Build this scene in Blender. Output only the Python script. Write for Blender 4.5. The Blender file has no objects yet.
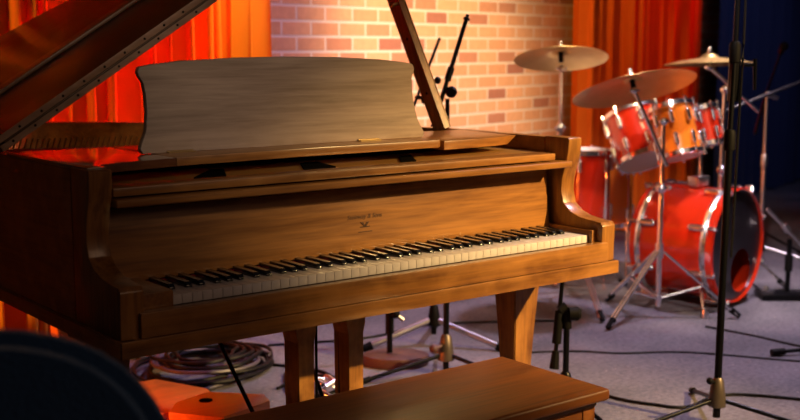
import bpy, bmesh, math, random
from mathutils import Vector, Matrix
PI = math.pi
S = bpy.context.scene
COL = S.collection
V = Vector
random.seed(7)

# ------------------------------------------------------------------ camera
CAM = V((-0.964, -2.135, 1.238))
cd = bpy.data.cameras.new('camera')
cam = bpy.data.objects.new('camera', cd)
COL.objects.link(cam)
cam.location = CAM
cam.rotation_euler = (math.radians(90 - 8.03), 0, math.radians(51.9 - 90))
cd.sensor_width = 36
cd.lens = 1155 / 800 * 36
cd.clip_start = 0.05
cd.dof.use_dof = True
cd.dof.focus_distance = 2.85
cd.dof.aperture_fstop = 3.6
S.camera = cam

# ------------------------------------------------------------------ world, lights, exposure
S.view_settings.view_transform = 'Standard'
S.view_settings.look = 'None'
S.view_settings.gamma = 1
S.view_settings.use_curve_mapping = False
S.view_settings.exposure = 0.0
w = bpy.data.worlds.new('world')
S.world = w
w.use_nodes = True
w.node_tree.nodes['Background'].inputs[0].default_value = (0.10, 0.09, 0.16, 1)
w.node_tree.nodes['Background'].inputs[1].default_value = 0.045


def light(name, kind, loc, target, power, color, **kw):
    d = bpy.data.lights.new(name, kind)
    d.energy = power
    d.color = color
    for k, v in kw.items():
        setattr(d, k, v)
    o = bpy.data.objects.new(name, d)
    COL.objects.link(o)
    o.location = loc
    o.rotation_euler = (V(target) - V(loc)).to_track_quat('-Z', 'Y').to_euler()
    return o


R_ = math.radians
# warm stage spot from the front right
light('key_spot', 'SPOT', (3.1, -2.7, 2.6), (1.70, 0.0, 0.50), 1850, (1, .65, .25), spot_size=R_(36), spot_blend=1.0, shadow_soft_size=.05)
# cool wash from above over the floor
light('floor_wash', 'SPOT', (4.2, 0.2, 4.6), (3.1, 1.0, 0), 950, (.88, .72, .97), spot_size=R_(62), spot_blend=.8, shadow_soft_size=.15)
# warm wash on the brick wall
light('brick_wash', 'SPOT', (2.5, -0.2, 3.4), (3.2, 2.85, 1.05), 1500, (1, .68, .34), spot_size=R_(34), spot_blend=.8, shadow_soft_size=.2)
light('brick_violet', 'SPOT', (0.9, 0.6, 3.4), (2.2, 2.5, 1.3), 260, (.95, .5, .75), spot_size=R_(26), spot_blend=1, shadow_soft_size=.2)
# red stage flood on the curtain at the left, from above the lid, and one low on the floor
light('red_left', 'SPOT', (-0.45, 1.50, 1.7), (1.1, 2.05, 1.3), 14, (1, .02, .01), spot_size=R_(42), spot_blend=.6, shadow_soft_size=.05)
light('red_flood', 'SPOT', (2.5, 1.25, 2.3), (0.92, 2.03, 1.15), 420, (1, .012, .004), spot_size=R_(27), spot_blend=.6, shadow_soft_size=.05)
light('violet_floor', 'SPOT', (2.6, 1.9, 3.9), (1.35, 1.6, 0), 190, (.66, .45, 1.0), spot_size=R_(34), spot_blend=.8, shadow_soft_size=.06)
light('drape_fill', 'SPOT', (6.0, 1.4, 3.6), (7.3, 3.6, 1.0), 60, (.45, .5, 1), spot_size=R_(50), spot_blend=1, shadow_soft_size=.1)  # added dim blue spot, lifts the navy drape out of black
light('floor_flood', 'SPOT', (-0.75, 1.5, 0.25), (0.9, 1.35, 0.05), 190, (1, .16, .02), spot_size=R_(38), spot_blend=.5, shadow_soft_size=.04)
light('amber_low', 'SPOT', (-0.6, 1.35, 0.25), (.36, 1.88, .42), 40, (1, .42, .06), spot_size=R_(20), spot_blend=.6, shadow_soft_size=.04)
light('amber_left', 'SPOT', (1.75, 1.5, 3.0), (1.50, 2.2, 1.25), 300, (1, .62, .12), spot_size=R_(22), spot_blend=.8, shadow_soft_size=.06)
light('amber_far_left', 'SPOT', (-0.6, 1.25, 2.6), (0.25, 1.9, 1.5), 70, (1, .5, .1), spot_size=R_(22), spot_blend=.8, shadow_soft_size=.06)
# drum lights
light('drum_spot', 'SPOT', (.54, -.94, 3.2), (3.65, 1.45, 0.55), 520, (1, .82, .74), spot_size=R_(24), spot_blend=.6, shadow_soft_size=.05)
light('drum_top', 'SPOT', (2.9, 0.7, 3.9), (3.6, 1.45, 0.6), 330, (1, .74, .5), spot_size=R_(30), spot_blend=.7, shadow_soft_size=.03)
light('drum_back', 'SPOT', (5.2, 2.2, 3.4), (3.6, 1.5, 0.6), 160, (1, .8, .8), spot_size=R_(36), spot_blend=.6, shadow_soft_size=.06)
light('curtain_red', 'SPOT', (6.6, 2.2, 3.0), (5.5, 3.15, 1.55), 230, (1, .03, .01), spot_size=R_(44), spot_blend=.8, shadow_soft_size=.05)
light('curtain_right', 'SPOT', (3.2, 2.1, 3.2), (4.65, 2.95, 1.5), 110, (1, .50, .08), spot_size=R_(32), spot_blend=.8, shadow_soft_size=.08)
light('desk_spot', 'SPOT', (-0.2, -3.4, 2.9), (0.60, 0.40, 1.04), 175, (1, .82, .68), spot_size=R_(14), spot_blend=.9, shadow_soft_size=.15)
# soft fill from the room behind the camera
light('room_fill', 'AREA', (1.3, -3.6, 2.8), (0.8, 0.2, 1.0), 13, (1, .60, .36), shape='RECTANGLE', size=2.4, size_y=1.4)

# ------------------------------------------------------------------ materials
def mat(name, color, rough=.5, metal=0.0, coat=0.0, spec=.5, bump=None, noise=None, sheen=0):
    """bump=(scale,strength) noise=(scale, color2, contrast)"""
    m = bpy.data.materials.new(name)
    m.use_nodes = True
    nt = m.node_tree
    b = nt.nodes['Principled BSDF']
    b.inputs['Base Color'].default_value = (*color, 1)
    b.inputs['Roughness'].default_value = rough
    b.inputs['Metallic'].default_value = metal
    b.inputs['Coat Weight'].default_value = coat
    b.inputs['Coat Roughness'].default_value = .12
    b.inputs['Specular IOR Level'].default_value = spec
    if sheen:
        b.inputs['Sheen Weight'].default_value = sheen
    tc = nt.nodes.new('ShaderNodeTexCoord')
    if noise:
        n = nt.nodes.new('ShaderNodeTexNoise')
        n.inputs['Scale'].default_value = noise[0]
        n.inputs['Detail'].default_value = 5
        nt.links.new(tc.outputs['Object'], n.inputs['Vector'])
        r = nt.nodes.new('ShaderNodeValToRGB')
        c = noise[2]
        r.color_ramp.elements[0].position = .5 - c
        r.color_ramp.elements[1].position = .5 + c
        r.color_ramp.elements[0].color = (*noise[1], 1)
        r.color_ramp.elements[1].color = (*color, 1)
        nt.links.new(n.outputs['Fac'], r.inputs['Fac'])
        nt.links.new(r.outputs['Color'], b.inputs['Base Color'])
    if bump:
        n2 = nt.nodes.new('ShaderNodeTexNoise')
        n2.inputs['Scale'].default_value = bump[0]
        n2.inputs['Detail'].default_value = 4
        nt.links.new(tc.outputs['Object'], n2.inputs['Vector'])
        bp = nt.nodes.new('ShaderNodeBump')
        bp.inputs['Strength'].default_value = bump[1]
        bp.inputs['Distance'].default_value = .01
        nt.links.new(n2.outputs['Fac'], bp.inputs['Height'])
        nt.links.new(bp.outputs['Normal'], b.inputs['Normal'])
    return m


def wood(name, c1, c2, rough=.32, coat=.35, axis='X', fine=60, wear=.25, spec=.5):
    """long streaky grain running along one axis, scattered scuffs"""
    m = bpy.data.materials.new(name)
    m.use_nodes = True
    nt = m.node_tree
    L = nt.links.new
    b = nt.nodes['Principled BSDF']
    tc = nt.nodes.new('ShaderNodeTexCoord')
    mp = nt.nodes.new('ShaderNodeMapping')
    sc = {'X': (1.2, 14, 14), 'Y': (14, 1.2, 14), 'Z': (14, 14, 1.2)}[axis]
    mp.inputs['Scale'].default_value = sc
    L(tc.outputs['Object'], mp.inputs['Vector'])
    n = nt.nodes.new('ShaderNodeTexNoise')
    n.inputs['Scale'].default_value = 1.6
    n.inputs['Detail'].default_value = 8
    n.inputs['Roughness'].default_value = .62
    n.inputs['Distortion'].default_value = .6
    L(mp.outputs['Vector'], n.inputs['Vector'])
    mp2 = nt.nodes.new('ShaderNodeMapping')
    sc2 = {'X': (6, fine * 2, fine * 2), 'Y': (fine * 2, 6, fine * 2), 'Z': (fine * 2, fine * 2, 6)}[axis]
    mp2.inputs['Scale'].default_value = sc2
    L(tc.outputs['Object'], mp2.inputs['Vector'])
    n2 = nt.nodes.new('ShaderNodeTexNoise')
    n2.inputs['Scale'].default_value = 1.0
    n2.inputs['Detail'].default_value = 3
    L(mp2.outputs['Vector'], n2.inputs['Vector'])
    mx = nt.nodes.new('ShaderNodeMath')
    mx.operation = 'MULTIPLY_ADD'
    mx.inputs[1].default_value = .35
    L(n2.outputs['Fac'], mx.inputs[0])
    s = nt.nodes.new('ShaderNodeMath')
    s.operation = 'MULTIPLY'
    s.inputs[1].default_value = .75
    L(n.outputs['Fac'], s.inputs[0])
    L(s.outputs[0], mx.inputs[2])
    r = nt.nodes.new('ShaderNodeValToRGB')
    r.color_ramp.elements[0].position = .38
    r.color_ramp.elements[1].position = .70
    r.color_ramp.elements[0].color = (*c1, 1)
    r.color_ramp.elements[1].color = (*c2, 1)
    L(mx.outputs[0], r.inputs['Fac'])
    geo = nt.nodes.new('ShaderNodeNewGeometry')
    rp_ = nt.nodes.new('ShaderNodeMapRange')
    rp_.inputs['From Min'].default_value = .54
    rp_.inputs['From Max'].default_value = .66
    rp_.inputs['To Max'].default_value = .8 if wear > .15 else 0
    L(geo.outputs['Pointiness'], rp_.inputs['Value'])
    # scuffs and specks
    n3 = nt.nodes.new('ShaderNodeTexNoise')
    n3.inputs['Scale'].default_value = 55
    n3.inputs['Detail'].default_value = 6
    n3.inputs['Roughness'].default_value = .75
    L(tc.outputs['Object'], n3.inputs['Vector'])
    r3 = nt.nodes.new('ShaderNodeValToRGB')
    r3.color_ramp.elements[0].position = .66
    r3.color_ramp.elements[1].position = .74
    L(n3.outputs['Fac'], r3.inputs['Fac'])
    mm = nt.nodes.new('ShaderNodeMath')
    mm.operation = 'MULTIPLY'
    mm.inputs[1].default_value = wear
    L(r3.outputs['Color'], mm.inputs[0])
    mix = nt.nodes.new('ShaderNodeMixRGB')
    mix.inputs[2].default_value = (min(1, c2[0] * 1.8), min(1, c2[1] * 2), min(1, c2[2] * 2.6), 1)
    n5 = nt.nodes.new('ShaderNodeTexNoise')
    n5.inputs['Scale'].default_value = 14
    n5.inputs['Detail'].default_value = 5
    L(tc.outputs['Object'], n5.inputs['Vector'])
    r5 = nt.nodes.new('ShaderNodeMapRange')
    r5.inputs['From Min'].default_value = .42
    r5.inputs['From Max'].default_value = .62
    L(n5.outputs['Fac'], r5.inputs['Value'])
    m5 = nt.nodes.new('ShaderNodeMath')
    m5.operation = 'MULTIPLY'
    L(rp_.outputs[0], m5.inputs[0])
    L(r5.outputs[0], m5.inputs[1])
    m6 = nt.nodes.new('ShaderNodeMath')
    m6.operation = 'MAXIMUM'
    L(m5.outputs[0], m6.inputs[0])
    L(mm.outputs[0], m6.inputs[1])
    L(m6.outputs[0], mix.inputs[0])
    L(r.outputs['Color'], mix.inputs[1])
    L(mix.outputs['Color'], b.inputs['Base Color'])
    mr = nt.nodes.new('ShaderNodeMapRange')
    mr.inputs['To Min'].default_value = rough - .08
    mr.inputs['To Max'].default_value = rough + .14
    L(n.outputs['Fac'], mr.inputs['Value'])
    L(mr.outputs[0], b.inputs['Roughness'])
    b.inputs['Coat Weight'].default_value = coat
    b.inputs['Coat Roughness'].default_value = .15
    b.inputs['Specular IOR Level'].default_value = spec
    bp = nt.nodes.new('ShaderNodeBump')
    bp.inputs['Strength'].default_value = .12
    bp.inputs['Distance'].default_value = .002
    L(n2.outputs['Fac'], bp.inputs['Height'])
    L(bp.outputs['Normal'], b.inputs['Normal'])
    return m


W_X = wood('walnut_along_x', (.115, .040, .009), (.36, .150, .030))
W_Y = wood('walnut_along_y', (.115, .040, .009), (.36, .150, .030), axis='Y')
W_Z = wood('walnut_along_z', (.115, .040, .009), (.38, .160, .032), axis='Z')
W_DESK = wood('desk_walnut', (.19, .12, .072), (.37, .26, .175), rough=.55, coat=0, wear=.35)
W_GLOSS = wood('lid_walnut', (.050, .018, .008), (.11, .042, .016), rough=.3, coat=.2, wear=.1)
W_EDGE = wood('edge_walnut', (.25, .135, .07), (.40, .23, .13), rough=.35, coat=.3)
W_BENCH = wood('bench_walnut', (.14, .040, .009), (.33, .105, .022), rough=.38, coat=.2)
W_SHELF = wood('side_shelf_walnut', (.07, .022, .010), (.16, .06, .022), rough=.12, coat=1.0, axis='X', wear=.1)
M_GOLD = mat('gold_plate', (.62, .34, .09), .35, .6, noise=(6, (.45, .22, .05), .2))
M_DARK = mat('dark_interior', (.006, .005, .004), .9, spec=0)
M_FELT = mat('red_felt', (.35, .02, .02), .9)
M_SOUND = wood('soundboard_spruce', (.42, .22, .08), (.62, .36, .14), rough=.4)
M_IVORY = mat('ivory', (.66, .61, .60), .35, coat=.2, noise=(25, (.56, .51, .49), .3))
M_KEYSIDE = mat('key_front_face', (.80, .74, .66), .35)
M_EBONY = mat('ebony', (.012, .012, .014), .22, coat=.6)
M_BRASS = mat('brass', (.34, .23, .10), .5, 1.0)
M_HINGE = mat('tarnished_hinge', (.10, .06, .035), .5, .7)
M_CHROME = mat('chrome', (.85, .83, .83), .2, 1.0)
M_STEEL = mat('brushed_steel', (.55, .52, .52), .32, 1.0)
M_BLACK = mat('black_metal', (.003, .003, .004), .3, spec=.15)
M_RUBBER = mat('black_rubber', (.004, .0035, .0035), .6, spec=.1)
M_BRONZEHUB = mat('bronze_painted_hub', (.11, .085, .065), .4, .6)
M_CYM = mat('cymbal_bronze', (.78, .55, .22), .38, .95, noise=(9, (.60, .40, .14), .25))
M_HEAD = mat('clear_coated_head', (.55, .50, .46), .4)
M_BHEAD = mat('black_drum_head', (.012, .010, .012), .3, coat=.3)
M_RED = mat('red_lacquer', (.56, .030, .005), .18, coat=.9, noise=(2.2, (.42, .014, .004), .3))
M_ORANGE = mat('amber_lacquer', (.80, .20, .015), .2, coat=.9)
M_CORD = mat('black_cable', (.004, .0035, .004), .5, spec=.15)
M_CORDR = mat('grey_cable', (.06, .05, .065), .45)
M_NAVY = mat('navy_fabric', (.018, .085, .22), .9, bump=(220, .5), sheen=.4)
M_BASEIRON = mat('brown_cast_iron', (.065, .024, .018), .6, bump=(60, .3))
M_ORANGEWOOD = wood('orange_varnished_wood', (.60, .12, .01), (.82, .20, .02), rough=.35, wear=0)
M_DECAL = mat('dark_decal', (.085, .034, .010), .5)


# carpet
def carpet():
    m = mat('carpet', (.20, .19, .215), .95, noise=(55, (.10, .095, .115), .22), bump=(350, .8))
    nt = m.node_tree
    b = nt.nodes['Principled BSDF']
    tc = nt.nodes.new('ShaderNodeTexCoord')
    n = nt.nodes.new('ShaderNodeTexNoise')
    n.inputs['Scale'].default_value = 2.3
    n.inputs['Detail'].default_value = 6
    nt.links.new(tc.outputs['Object'], n.inputs['Vector'])
    r = nt.nodes.new('ShaderNodeValToRGB')
    r.color_ramp.elements[0].position = .35
    r.color_ramp.elements[0].color = (.72, .72, .74, 1)
    r.color_ramp.elements[1].position = .66
    r.color_ramp.elements[1].color = (1.25, 1.2, 1.2, 1)
    nt.links.new(n.outputs['Fac'], r.inputs['Fac'])
    src = b.inputs['Base Color'].links[0].from_socket
    mx = nt.nodes.new('ShaderNodeMixRGB')
    mx.blend_type = 'MULTIPLY'
    mx.inputs[0].default_value = 1
    nt.links.new(src, mx.inputs[1])
    nt.links.new(r.outputs['Color'], mx.inputs[2])
    # lint specks
    n4 = nt.nodes.new('ShaderNodeTexVoronoi')
    n4.inputs['Scale'].default_value = 16
    nt.links.new(tc.outputs['Object'], n4.inputs['Vector'])
    r4 = nt.nodes.new('ShaderNodeValToRGB')
    r4.color_ramp.elements[0].position = .035
    r4.color_ramp.elements[0].color = (1, 1, 1, 1)
    r4.color_ramp.elements[1].position = .06
    r4.color_ramp.elements[1].color = (0, 0, 0, 1)
    nt.links.new(n4.outputs['Distance'], r4.inputs['Fac'])
    mx2 = nt.nodes.new('ShaderNodeMixRGB')
    mx2.inputs[2].default_value = (.6, .45, .4, 1)
    nt.links.new(r4.outputs['Color'], mx2.inputs[0])
    nt.links.new(mx.outputs['Color'], mx2.inputs[1])
    nt.links.new(mx2.outputs['Color'], b.inputs['Base Color'])
    return m


def brick():
    m = bpy.data.materials.new('painted_brick')
    m.use_nodes = True
    nt = m.node_tree
    L = nt.links.new
    b = nt.nodes['Principled BSDF']
    b.inputs['Roughness'].default_value = .85
    tc = nt.nodes.new('ShaderNodeTexCoord')
    mp = nt.nodes.new('ShaderNodeMapping')
    # wall local x runs along the wall, z up -> brick x, y
    sep = nt.nodes.new('ShaderNodeSeparateXYZ')
    com = nt.nodes.new('ShaderNodeCombineXYZ')
    L(tc.outputs['Object'], sep.inputs[0])
    L(sep.outputs['X'], com.inputs['X'])
    L(sep.outputs['Z'], com.inputs['Y'])
    L(com.outputs[0], mp.inputs['Vector'])
    mp.inputs['Location'].default_value = BRICK_OFF
    t = nt.nodes.new('ShaderNodeTexBrick')
    t.offset = .5
    t.inputs['Scale'].default_value = 1
    t.inputs['Brick Width'].default_value = .2075
    t.inputs['Row Height'].default_value = .0728
    t.inputs['Mortar Size'].default_value = .0075
    t.inputs['Mortar Smooth'].default_value = .25
    t.inputs['Color1'].default_value = (0, 0, 0, 1)
    t.inputs['Color2'].default_value = (1, 1, 1, 1)
    t.inputs['Mortar'].default_value = (0, 0, 0, 1)
    L(mp.outputs['Vector'], t.inputs['Vector'])
    r = nt.nodes.new('ShaderNodeValToRGB')
    e = r.color_ramp.elements
    e[0].position = 0
    e[0].color = (.68, .35, .21, 1)
    e[1].position = .84
    e[1].color = (.63, .31, .18, 1)
    for p, c in ((.45, (.72, .38, .23, 1)), (.90, (.50, .22, .14, 1)), (.96, (.38, .15, .11, 1))):
        x = e.new(p)
        x.color = c
    L(t.outputs['Color'], r.inputs['Fac'])
    n = nt.nodes.new('ShaderNodeTexNoise')
    n.inputs['Scale'].default_value = 30
    n.inputs['Detail'].default_value = 6
    L(tc.outputs['Object'], n.inputs['Vector'])
    mr = nt.nodes.new('ShaderNodeMapRange')
    mr.inputs['To Min'].default_value = .8
    mr.inputs['To Max'].default_value = 1.15
    L(n.outputs['Fac'], mr.inputs['Value'])
    mx = nt.nodes.new('ShaderNodeMixRGB')
    mx.blend_type = 'MULTIPLY'
    mx.inputs[0].default_value = 1
    L(r.outputs['Color'], mx.inputs[1])
    L(mr.outputs[0], mx.inputs[2])
    mm = nt.nodes.new('ShaderNodeMixRGB')
    mm.inputs[2].default_value = (.74, .60, .54, 1)
    L(t.outputs['Fac'], mm.inputs[0])
    L(mx.outputs['Color'], mm.inputs[1])
    L(mm.outputs['Color'], b.inputs['Base Color'])
    bp = nt.nodes.new('ShaderNodeBump')
    bp.invert = True
    bp.inputs['Strength'].default_value = .5
    bp.inputs['Distance'].default_value = .006
    L(t.outputs['Fac'], bp.inputs['Height'])
    L(bp.outputs['Normal'], b.inputs['Normal'])
    return m


# ------------------------------------------------------------------ mesh helpers
class MB:
    def __init__(s):
        s.bm = bmesh.new()

    def box(s, a, b, bev=0.0, seg=2):
        a, b = V(a), V(b)
        c = (a + b) / 2
        d = b - a
        t = bmesh.new()
        bmesh.ops.create_cube(t, size=1)
        for v in t.verts:
            v.co = V((v.co.x * d.x, v.co.y * d.y, v.co.z * d.z)) + c
        if bev:
            bmesh.ops.bevel(t, geom=t.edges[:], offset=bev, segments=seg, profile=.6, affect='EDGES')
        s.add(t)
        return s

    def add(s, t, M=None):
        me = bpy.data.meshes.new('tmp')
        if M is not None:
            t.transform(M)
        t.to_mesh(me)
        t.free()
        s.bm.from_mesh(me)
        bpy.data.meshes.remove(me)
        return s

    def tube(s, p0, p1, r0, r1=None, n=14, caps=True):
        p0, p1 = V(p0), V(p1)
        r1 = r0 if r1 is None else r1
        d = p1 - p0
        t = bmesh.new()
        bmesh.ops.create_cone(t, cap_ends=caps, segments=n, radius1=r0, radius2=r1, depth=d.length)
        M = Matrix.Translation((p0 + p1) / 2) @ d.to_track_quat('Z', 'Y').to_matrix().to_4x4()
        return s.add(t, M)

    def sphere(s, c, r, n=12, sc=(1, 1, 1)):
        t = bmesh.new()
        bmesh.ops.create_uvsphere(t, u_segments=n, v_segments=max(6, n // 2), radius=r)
        for v in t.verts:
            v.co = V((v.co.x * sc[0], v.co.y * sc[1], v.co.z * sc[2]))
        return s.add(t, Matrix.Translation(V(c)))

    def lathe(s, prof, origin=(0, 0, 0), axis=(0, 0, 1), n=32, close=False):
        """prof = [(radius, height)...] about the axis"""
        M = Matrix.Translation(V(origin)) @ V(axis).normalized().to_track_quat('Z', 'Y').to_matrix().to_4x4()
        rings = []
        for r, h in prof:
            if r < 1e-5:
                rings.append([s.bm.verts.new(M @ V((0, 0, h)))])
            else:
                rings.append([s.bm.verts.new(M @ V((r * math.cos(2 * PI * i / n), r * math.sin(2 * PI * i / n), h))) for i in range(n)])
        pairs = list(zip(rings, rings[1:]))
        if close:
            pairs.append((rings[-1], rings[0]))
        for A, B in pairs:
            for i in range(n):
                j = (i + 1) % n
                if len(A) == 1 and len(B) == 1:
                    continue
                if len(A) == 1:
                    s.bm.faces.new((A[0], B[i], B[j]))
                elif len(B) == 1:
                    s.bm.faces.new((A[i], B[0], A[j]))
                else:
                    s.bm.faces.new((A[i], B[i], B[j], A[j]))
        return s

    def prism(s, poly, fn0, fn1, bev=0):
        """poly 2D points; fn0/fn1 map a 2D point to the two 3D faces"""
        t = bmesh.new()
        A = [t.verts.new(fn0(*p)) for p in poly]
        B = [t.verts.new(fn1(*p)) for p in poly]
        t.faces.new(A)
        t.faces.new(B[::-1])
        k = len(poly)
        for i in range(k):
            j = (i + 1) % k
            t.faces.new((A[j], A[i], B[i], B[j]))
        bmesh.ops.recalc_face_normals(t, faces=t.faces[:])
        if bev:
            es = [e for e in t.edges if len(e.link_faces) == 2 and e.calc_face_angle(0) > .6]
            bmesh.ops.bevel(t, geom=es, offset=bev, segments=2, profile=.6, affect='EDGES')
        return s.add(t)

    def path(s, pts, r, n=8, closed=False):
        pts = [V(p) for p in pts]
        k = len(pts)
        rings = []
        up = V((0, 0, 1))
        for i, p in enumerate(pts):
            a = pts[(i - 1) % k] if (closed or i > 0) else p
            b = pts[(i + 1) % k] if (closed or i < k - 1) else p
            d = (b - a).normalized()
            x = d.cross(up)
            if x.length < .05:
                x = d.cross(V((1, 0, 0)))
            x.normalize()
            y = d.cross(x).normalized()
            rr = r[i] if isinstance(r, (list, tuple)) else r
            rings.append([s.bm.verts.new(p + (x * math.cos(2 * PI * q / n) + y * math.sin(2 * PI * q / n)) * rr) for q in range(n)])
        pr = list(zip(rings, rings[1:]))
        if closed:
            pr.append((rings[-1], rings[0]))
        for A, B in pr:
            for i in range(n):
                j = (i + 1) % n
                s.bm.faces.new((A[i], B[i], B[j], A[j]))
        if not closed:
            s.bm.faces.new(rings[0])
            s.bm.faces.new(rings[-1][::-1])
        return s

    def build(s, name, m, parent=None, smooth=True, angle=.6, base=None):
        bmesh.ops.recalc_face_normals(s.bm, faces=s.bm.faces[:])
        org = V((0, 0, 0))
        if parent is not None:
            q = parent
            while q is not None:
                org = org + q.location
                q = q.parent
        elif base is not None:
            org = V(base)
        s.bm.transform(Matrix.Translation(-org))
        me = bpy.data.meshes.new(name)
        s.bm.to_mesh(me)
        s.bm.free()
        if smooth:
            for p in me.polygons:
                p.use_smooth = True
            try:
                me.set_sharp_from_angle(angle=angle)
            except Exception:
                pass
        me.materials.append(m)
        o = bpy.data.objects.new(name, me)
        COL.objects.link(o)
        if parent is not None:
            o.parent = parent
        elif base is not None:
            o.location = base
        return o


def tag(o, label, cat, group=None):
    o['label'] = label
    o['category'] = cat
    if group:
        o['group'] = group
    return o


def thing(name, label, cat, loc, group=None):
    o = bpy.data.objects.new(name, None)
    o.empty_display_size = .1
    COL.objects.link(o)
    o.location = loc
    return tag(o, label, cat, group)


def smoothpts(P, k=8, closed=False):
    """Catmull-Rom through points"""
    P = [V(p) for p in P]
    n = len(P)
    out = []
    rng = range(n if closed else n - 1)
    for i in rng:
        if closed:
            a, b, c, d = P[(i - 1) % n], P[i], P[(i + 1) % n], P[(i + 2) % n]
        else:
            a, b, c, d = P[max(i - 1, 0)], P[i], P[i + 1], P[min(i + 2, n - 1)]
        for j in range(k):
            t = j / k
            out.append(.5 * ((2 * b) + (c - a) * t + (2 * a - 5 * b + 4 * c - d) * t * t + (3 * b - a - 3 * c + d) * t ** 3))
    if not closed:
        out.append(P[-1])
    return out


# ------------------------------------------------------------------ the room
# back wall: origin, direction along it, normal towards the stage
W0 = V((2.866, 2.744, 0))
WD = V((.9685, .249, 0))
WN = V((.249, -.9685, 0))
BRICK_OFF = (0.9176 + .2075 * 10 + .10375, -1.4345 + .0728 * 30 , 0)


def wp(s, off, z):
    return W0 + WD * s + WN * off + V((0, 0, z))


wall_ang = math.atan2(WD.y, WD.x)
mb = MB()
mb.box((-5, 0, 0), (9, .2, 4.2))
wall = mb.build('wall_back', brick(), smooth=False)
wall.location = W0
wall.rotation_euler = (0, 0, wall_ang)
wall['kind'] = 'structure'

mb = MB()
mb.box((-5, -6, -.1), (14, 7, 0))
fl = mb.build('floor', carpet(), smooth=False)
fl['kind'] = 'structure'


def curtain(name, s0, s1, off, pitch, amp, m, label, z0=.015, z1=3.6, seed=1, group=None):
    rnd = random.Random(seed)
    n = int((s1 - s0) / pitch * 18)
    # irregular pleats
    ph = 0
    cols = []
    for i in range(n + 1):
        s = s0 + (s1 - s0) * i / n
        ph += (2 * PI / 18) * (1 + .35 * math.sin(i * .11 + seed) + .2 * math.sin(i * .043 + 2 * seed))
        a = amp * (1 + .3 * math.sin(i * .07 + seed * 3))
        cols.append((s + .25 * a * math.sin(2 * ph), math.sin(ph) * a, a))
    bm = bmesh.new()
    rows = [z0, .3, .8, 1.4, 2.0, 2.8, z1]
    g = []
    for front in (0, 1):
        gg = []
        for zi, z in enumerate(rows):
            row = []
            for i, (s, o, a) in enumerate(cols):
                sway = .008 * math.sin(i * .2 + zi * 1.3 + seed)
                row.append(bm.verts.new(wp(s + sway, off + o + (0 if front else -.006), z)))
            gg.append(row)
        g.append(gg)
    for gg in g:
        for a, b in zip(gg, gg[1:]):
            for i in range(n):
                bm.faces.new((a[i], a[i + 1], b[i + 1], b[i]))
    for e in (0, -1):
        for i in range(n):
            bm.faces.new((g[0][e][i], g[0][e][i + 1], g[1][e][i + 1], g[1][e][i]))
    mb = MB()
    mb.bm.free()
    mb.bm = bm
    o = mb.build(name, m, base=wp((s0 + s1) / 2, off, 0), angle=1.5)
    return tag(o, label, 'curtain', group)


M_CURT = mat('orange_velvet', (.85, .30, .03), .9, spec=.1, bump=(120, .15))
M_CURTR = mat('rust_velvet', (.75, .15, .015), .9, spec=.1, bump=(120, .15))
M_CURTN = mat('navy_velvet', (.020, .034, .11), .9, bump=(120, .15))
curtain('stage_curtain', -3.6, -1.265, .175, .092, .075, M_CURT, 'red and orange pleated stage curtain behind the raised piano lid', seed=2)
curtain('stage_curtain', 1.52, 3.30, .20, .155, .10, M_CURTR, 'orange red pleated stage curtain behind the drum kit and cymbals', seed=5)
curtain('dark_drape', 3.72, 6.1, .22, .26, .05, M_CURTN, 'dark navy drape hanging at the far right behind the drums', seed=9)

# ------------------------------------------------------------------ the piano
PN = thing('grand_piano', 'walnut grand piano with its lid raised and keys uncovered', 'piano', (.74, .9, 0))
ZB, ZR = .61, .98
outer = [(0, .241), (0, .6), (0, 1.0), (.012, 1.28), (.07, 1.52), (.18, 1.70), (.34, 1.80), (.50, 1.815), (.66, 1.745), (.80, 1.60), (.94, 1.40),
         (1.10, 1.19), (1.26, 1.01), (1.39, .86), (1.455, .75), (1.48, .62), (1.48, .241)]
op = [outer[0]] + [tuple(p.xy) for p in smoothpts([(x, y, 0) for x, y in outer[1:-1]], 5)] + [outer[-1]]


def offset_poly(P, d):
    out = []
    for i, p in enumerate(P):
        a = V(P[max(i - 1, 0)])
        b = V(P[min(i + 1, len(P) - 1)])
        t = (b - a).normalized()
        nrm = V((t.y, -t.x))
        q = V(p) + nrm * d
        out.append((q.x, q.y))
    return out


inner = offset_poly(op, .045)


def band(mb, A, B, z0, z1):
    """open wall between outline A and B, z0..z1"""
    t = bmesh.new()
    k = len(A)
    g = [[t.verts.new((*p, z)) for p in P] for P, z in ((A, z0), (A, z1), (B, z1), (B, z0))]
    for q in range(4):
        a, b = g[q], g[(q + 1) % 4]
        for i in range(k - 1):
            t.faces.new((a[i], a[i + 1], b[i + 1], b[i]))
    t.faces.new([g[q][0] for q in range(4)])
    t.faces.new([g[q][-1] for q in range(4)])
    bmesh.ops.recalc_face_normals(t, faces=t.faces[:])
    es = [e for e in t.edges if len(e.link_faces) == 2 and e.calc_face_angle(0) > 1]
    bmesh.ops.bevel(t, geom=es, offset=.003, segments=2, affect='EDGES')
    mb.add(t)


mb = MB()
band(mb, op, inner, ZB + .03, ZR)
rim = mb.build('rim', W_Y, PN)
mb = MB()
op2 = [(op[0][0], .0)] + op + [(op[-1][0], .0)]
plo = offset_poly(op2, -.008)
pli = offset_poly(op2, .03)
band(mb, plo, pli, ZB, ZB + .036)
mb.build('base_moulding', W_Y, PN)
# underside and soundboard
poly = [p for p in offset_poly(op, .05) if p[1] > .43]
mb = MB()
mb.prism(poly, lambda x, y: V((x, y, .80)), lambda x, y: V((x, y, .81)))
mb.build('soundboard', M_SOUND, PN)
mb = MB()
for x0, y0, x1, y1 in ((.06, .9, 1.3, .9), (.2, .5, .5, 1.6), (.9, .5, .6, 1.5)):
    mb.tube((x0, y0, .70), (x1, y1, .70), .04, n=4)
mb.build('underside_beam', W_Y, PN)

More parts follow.
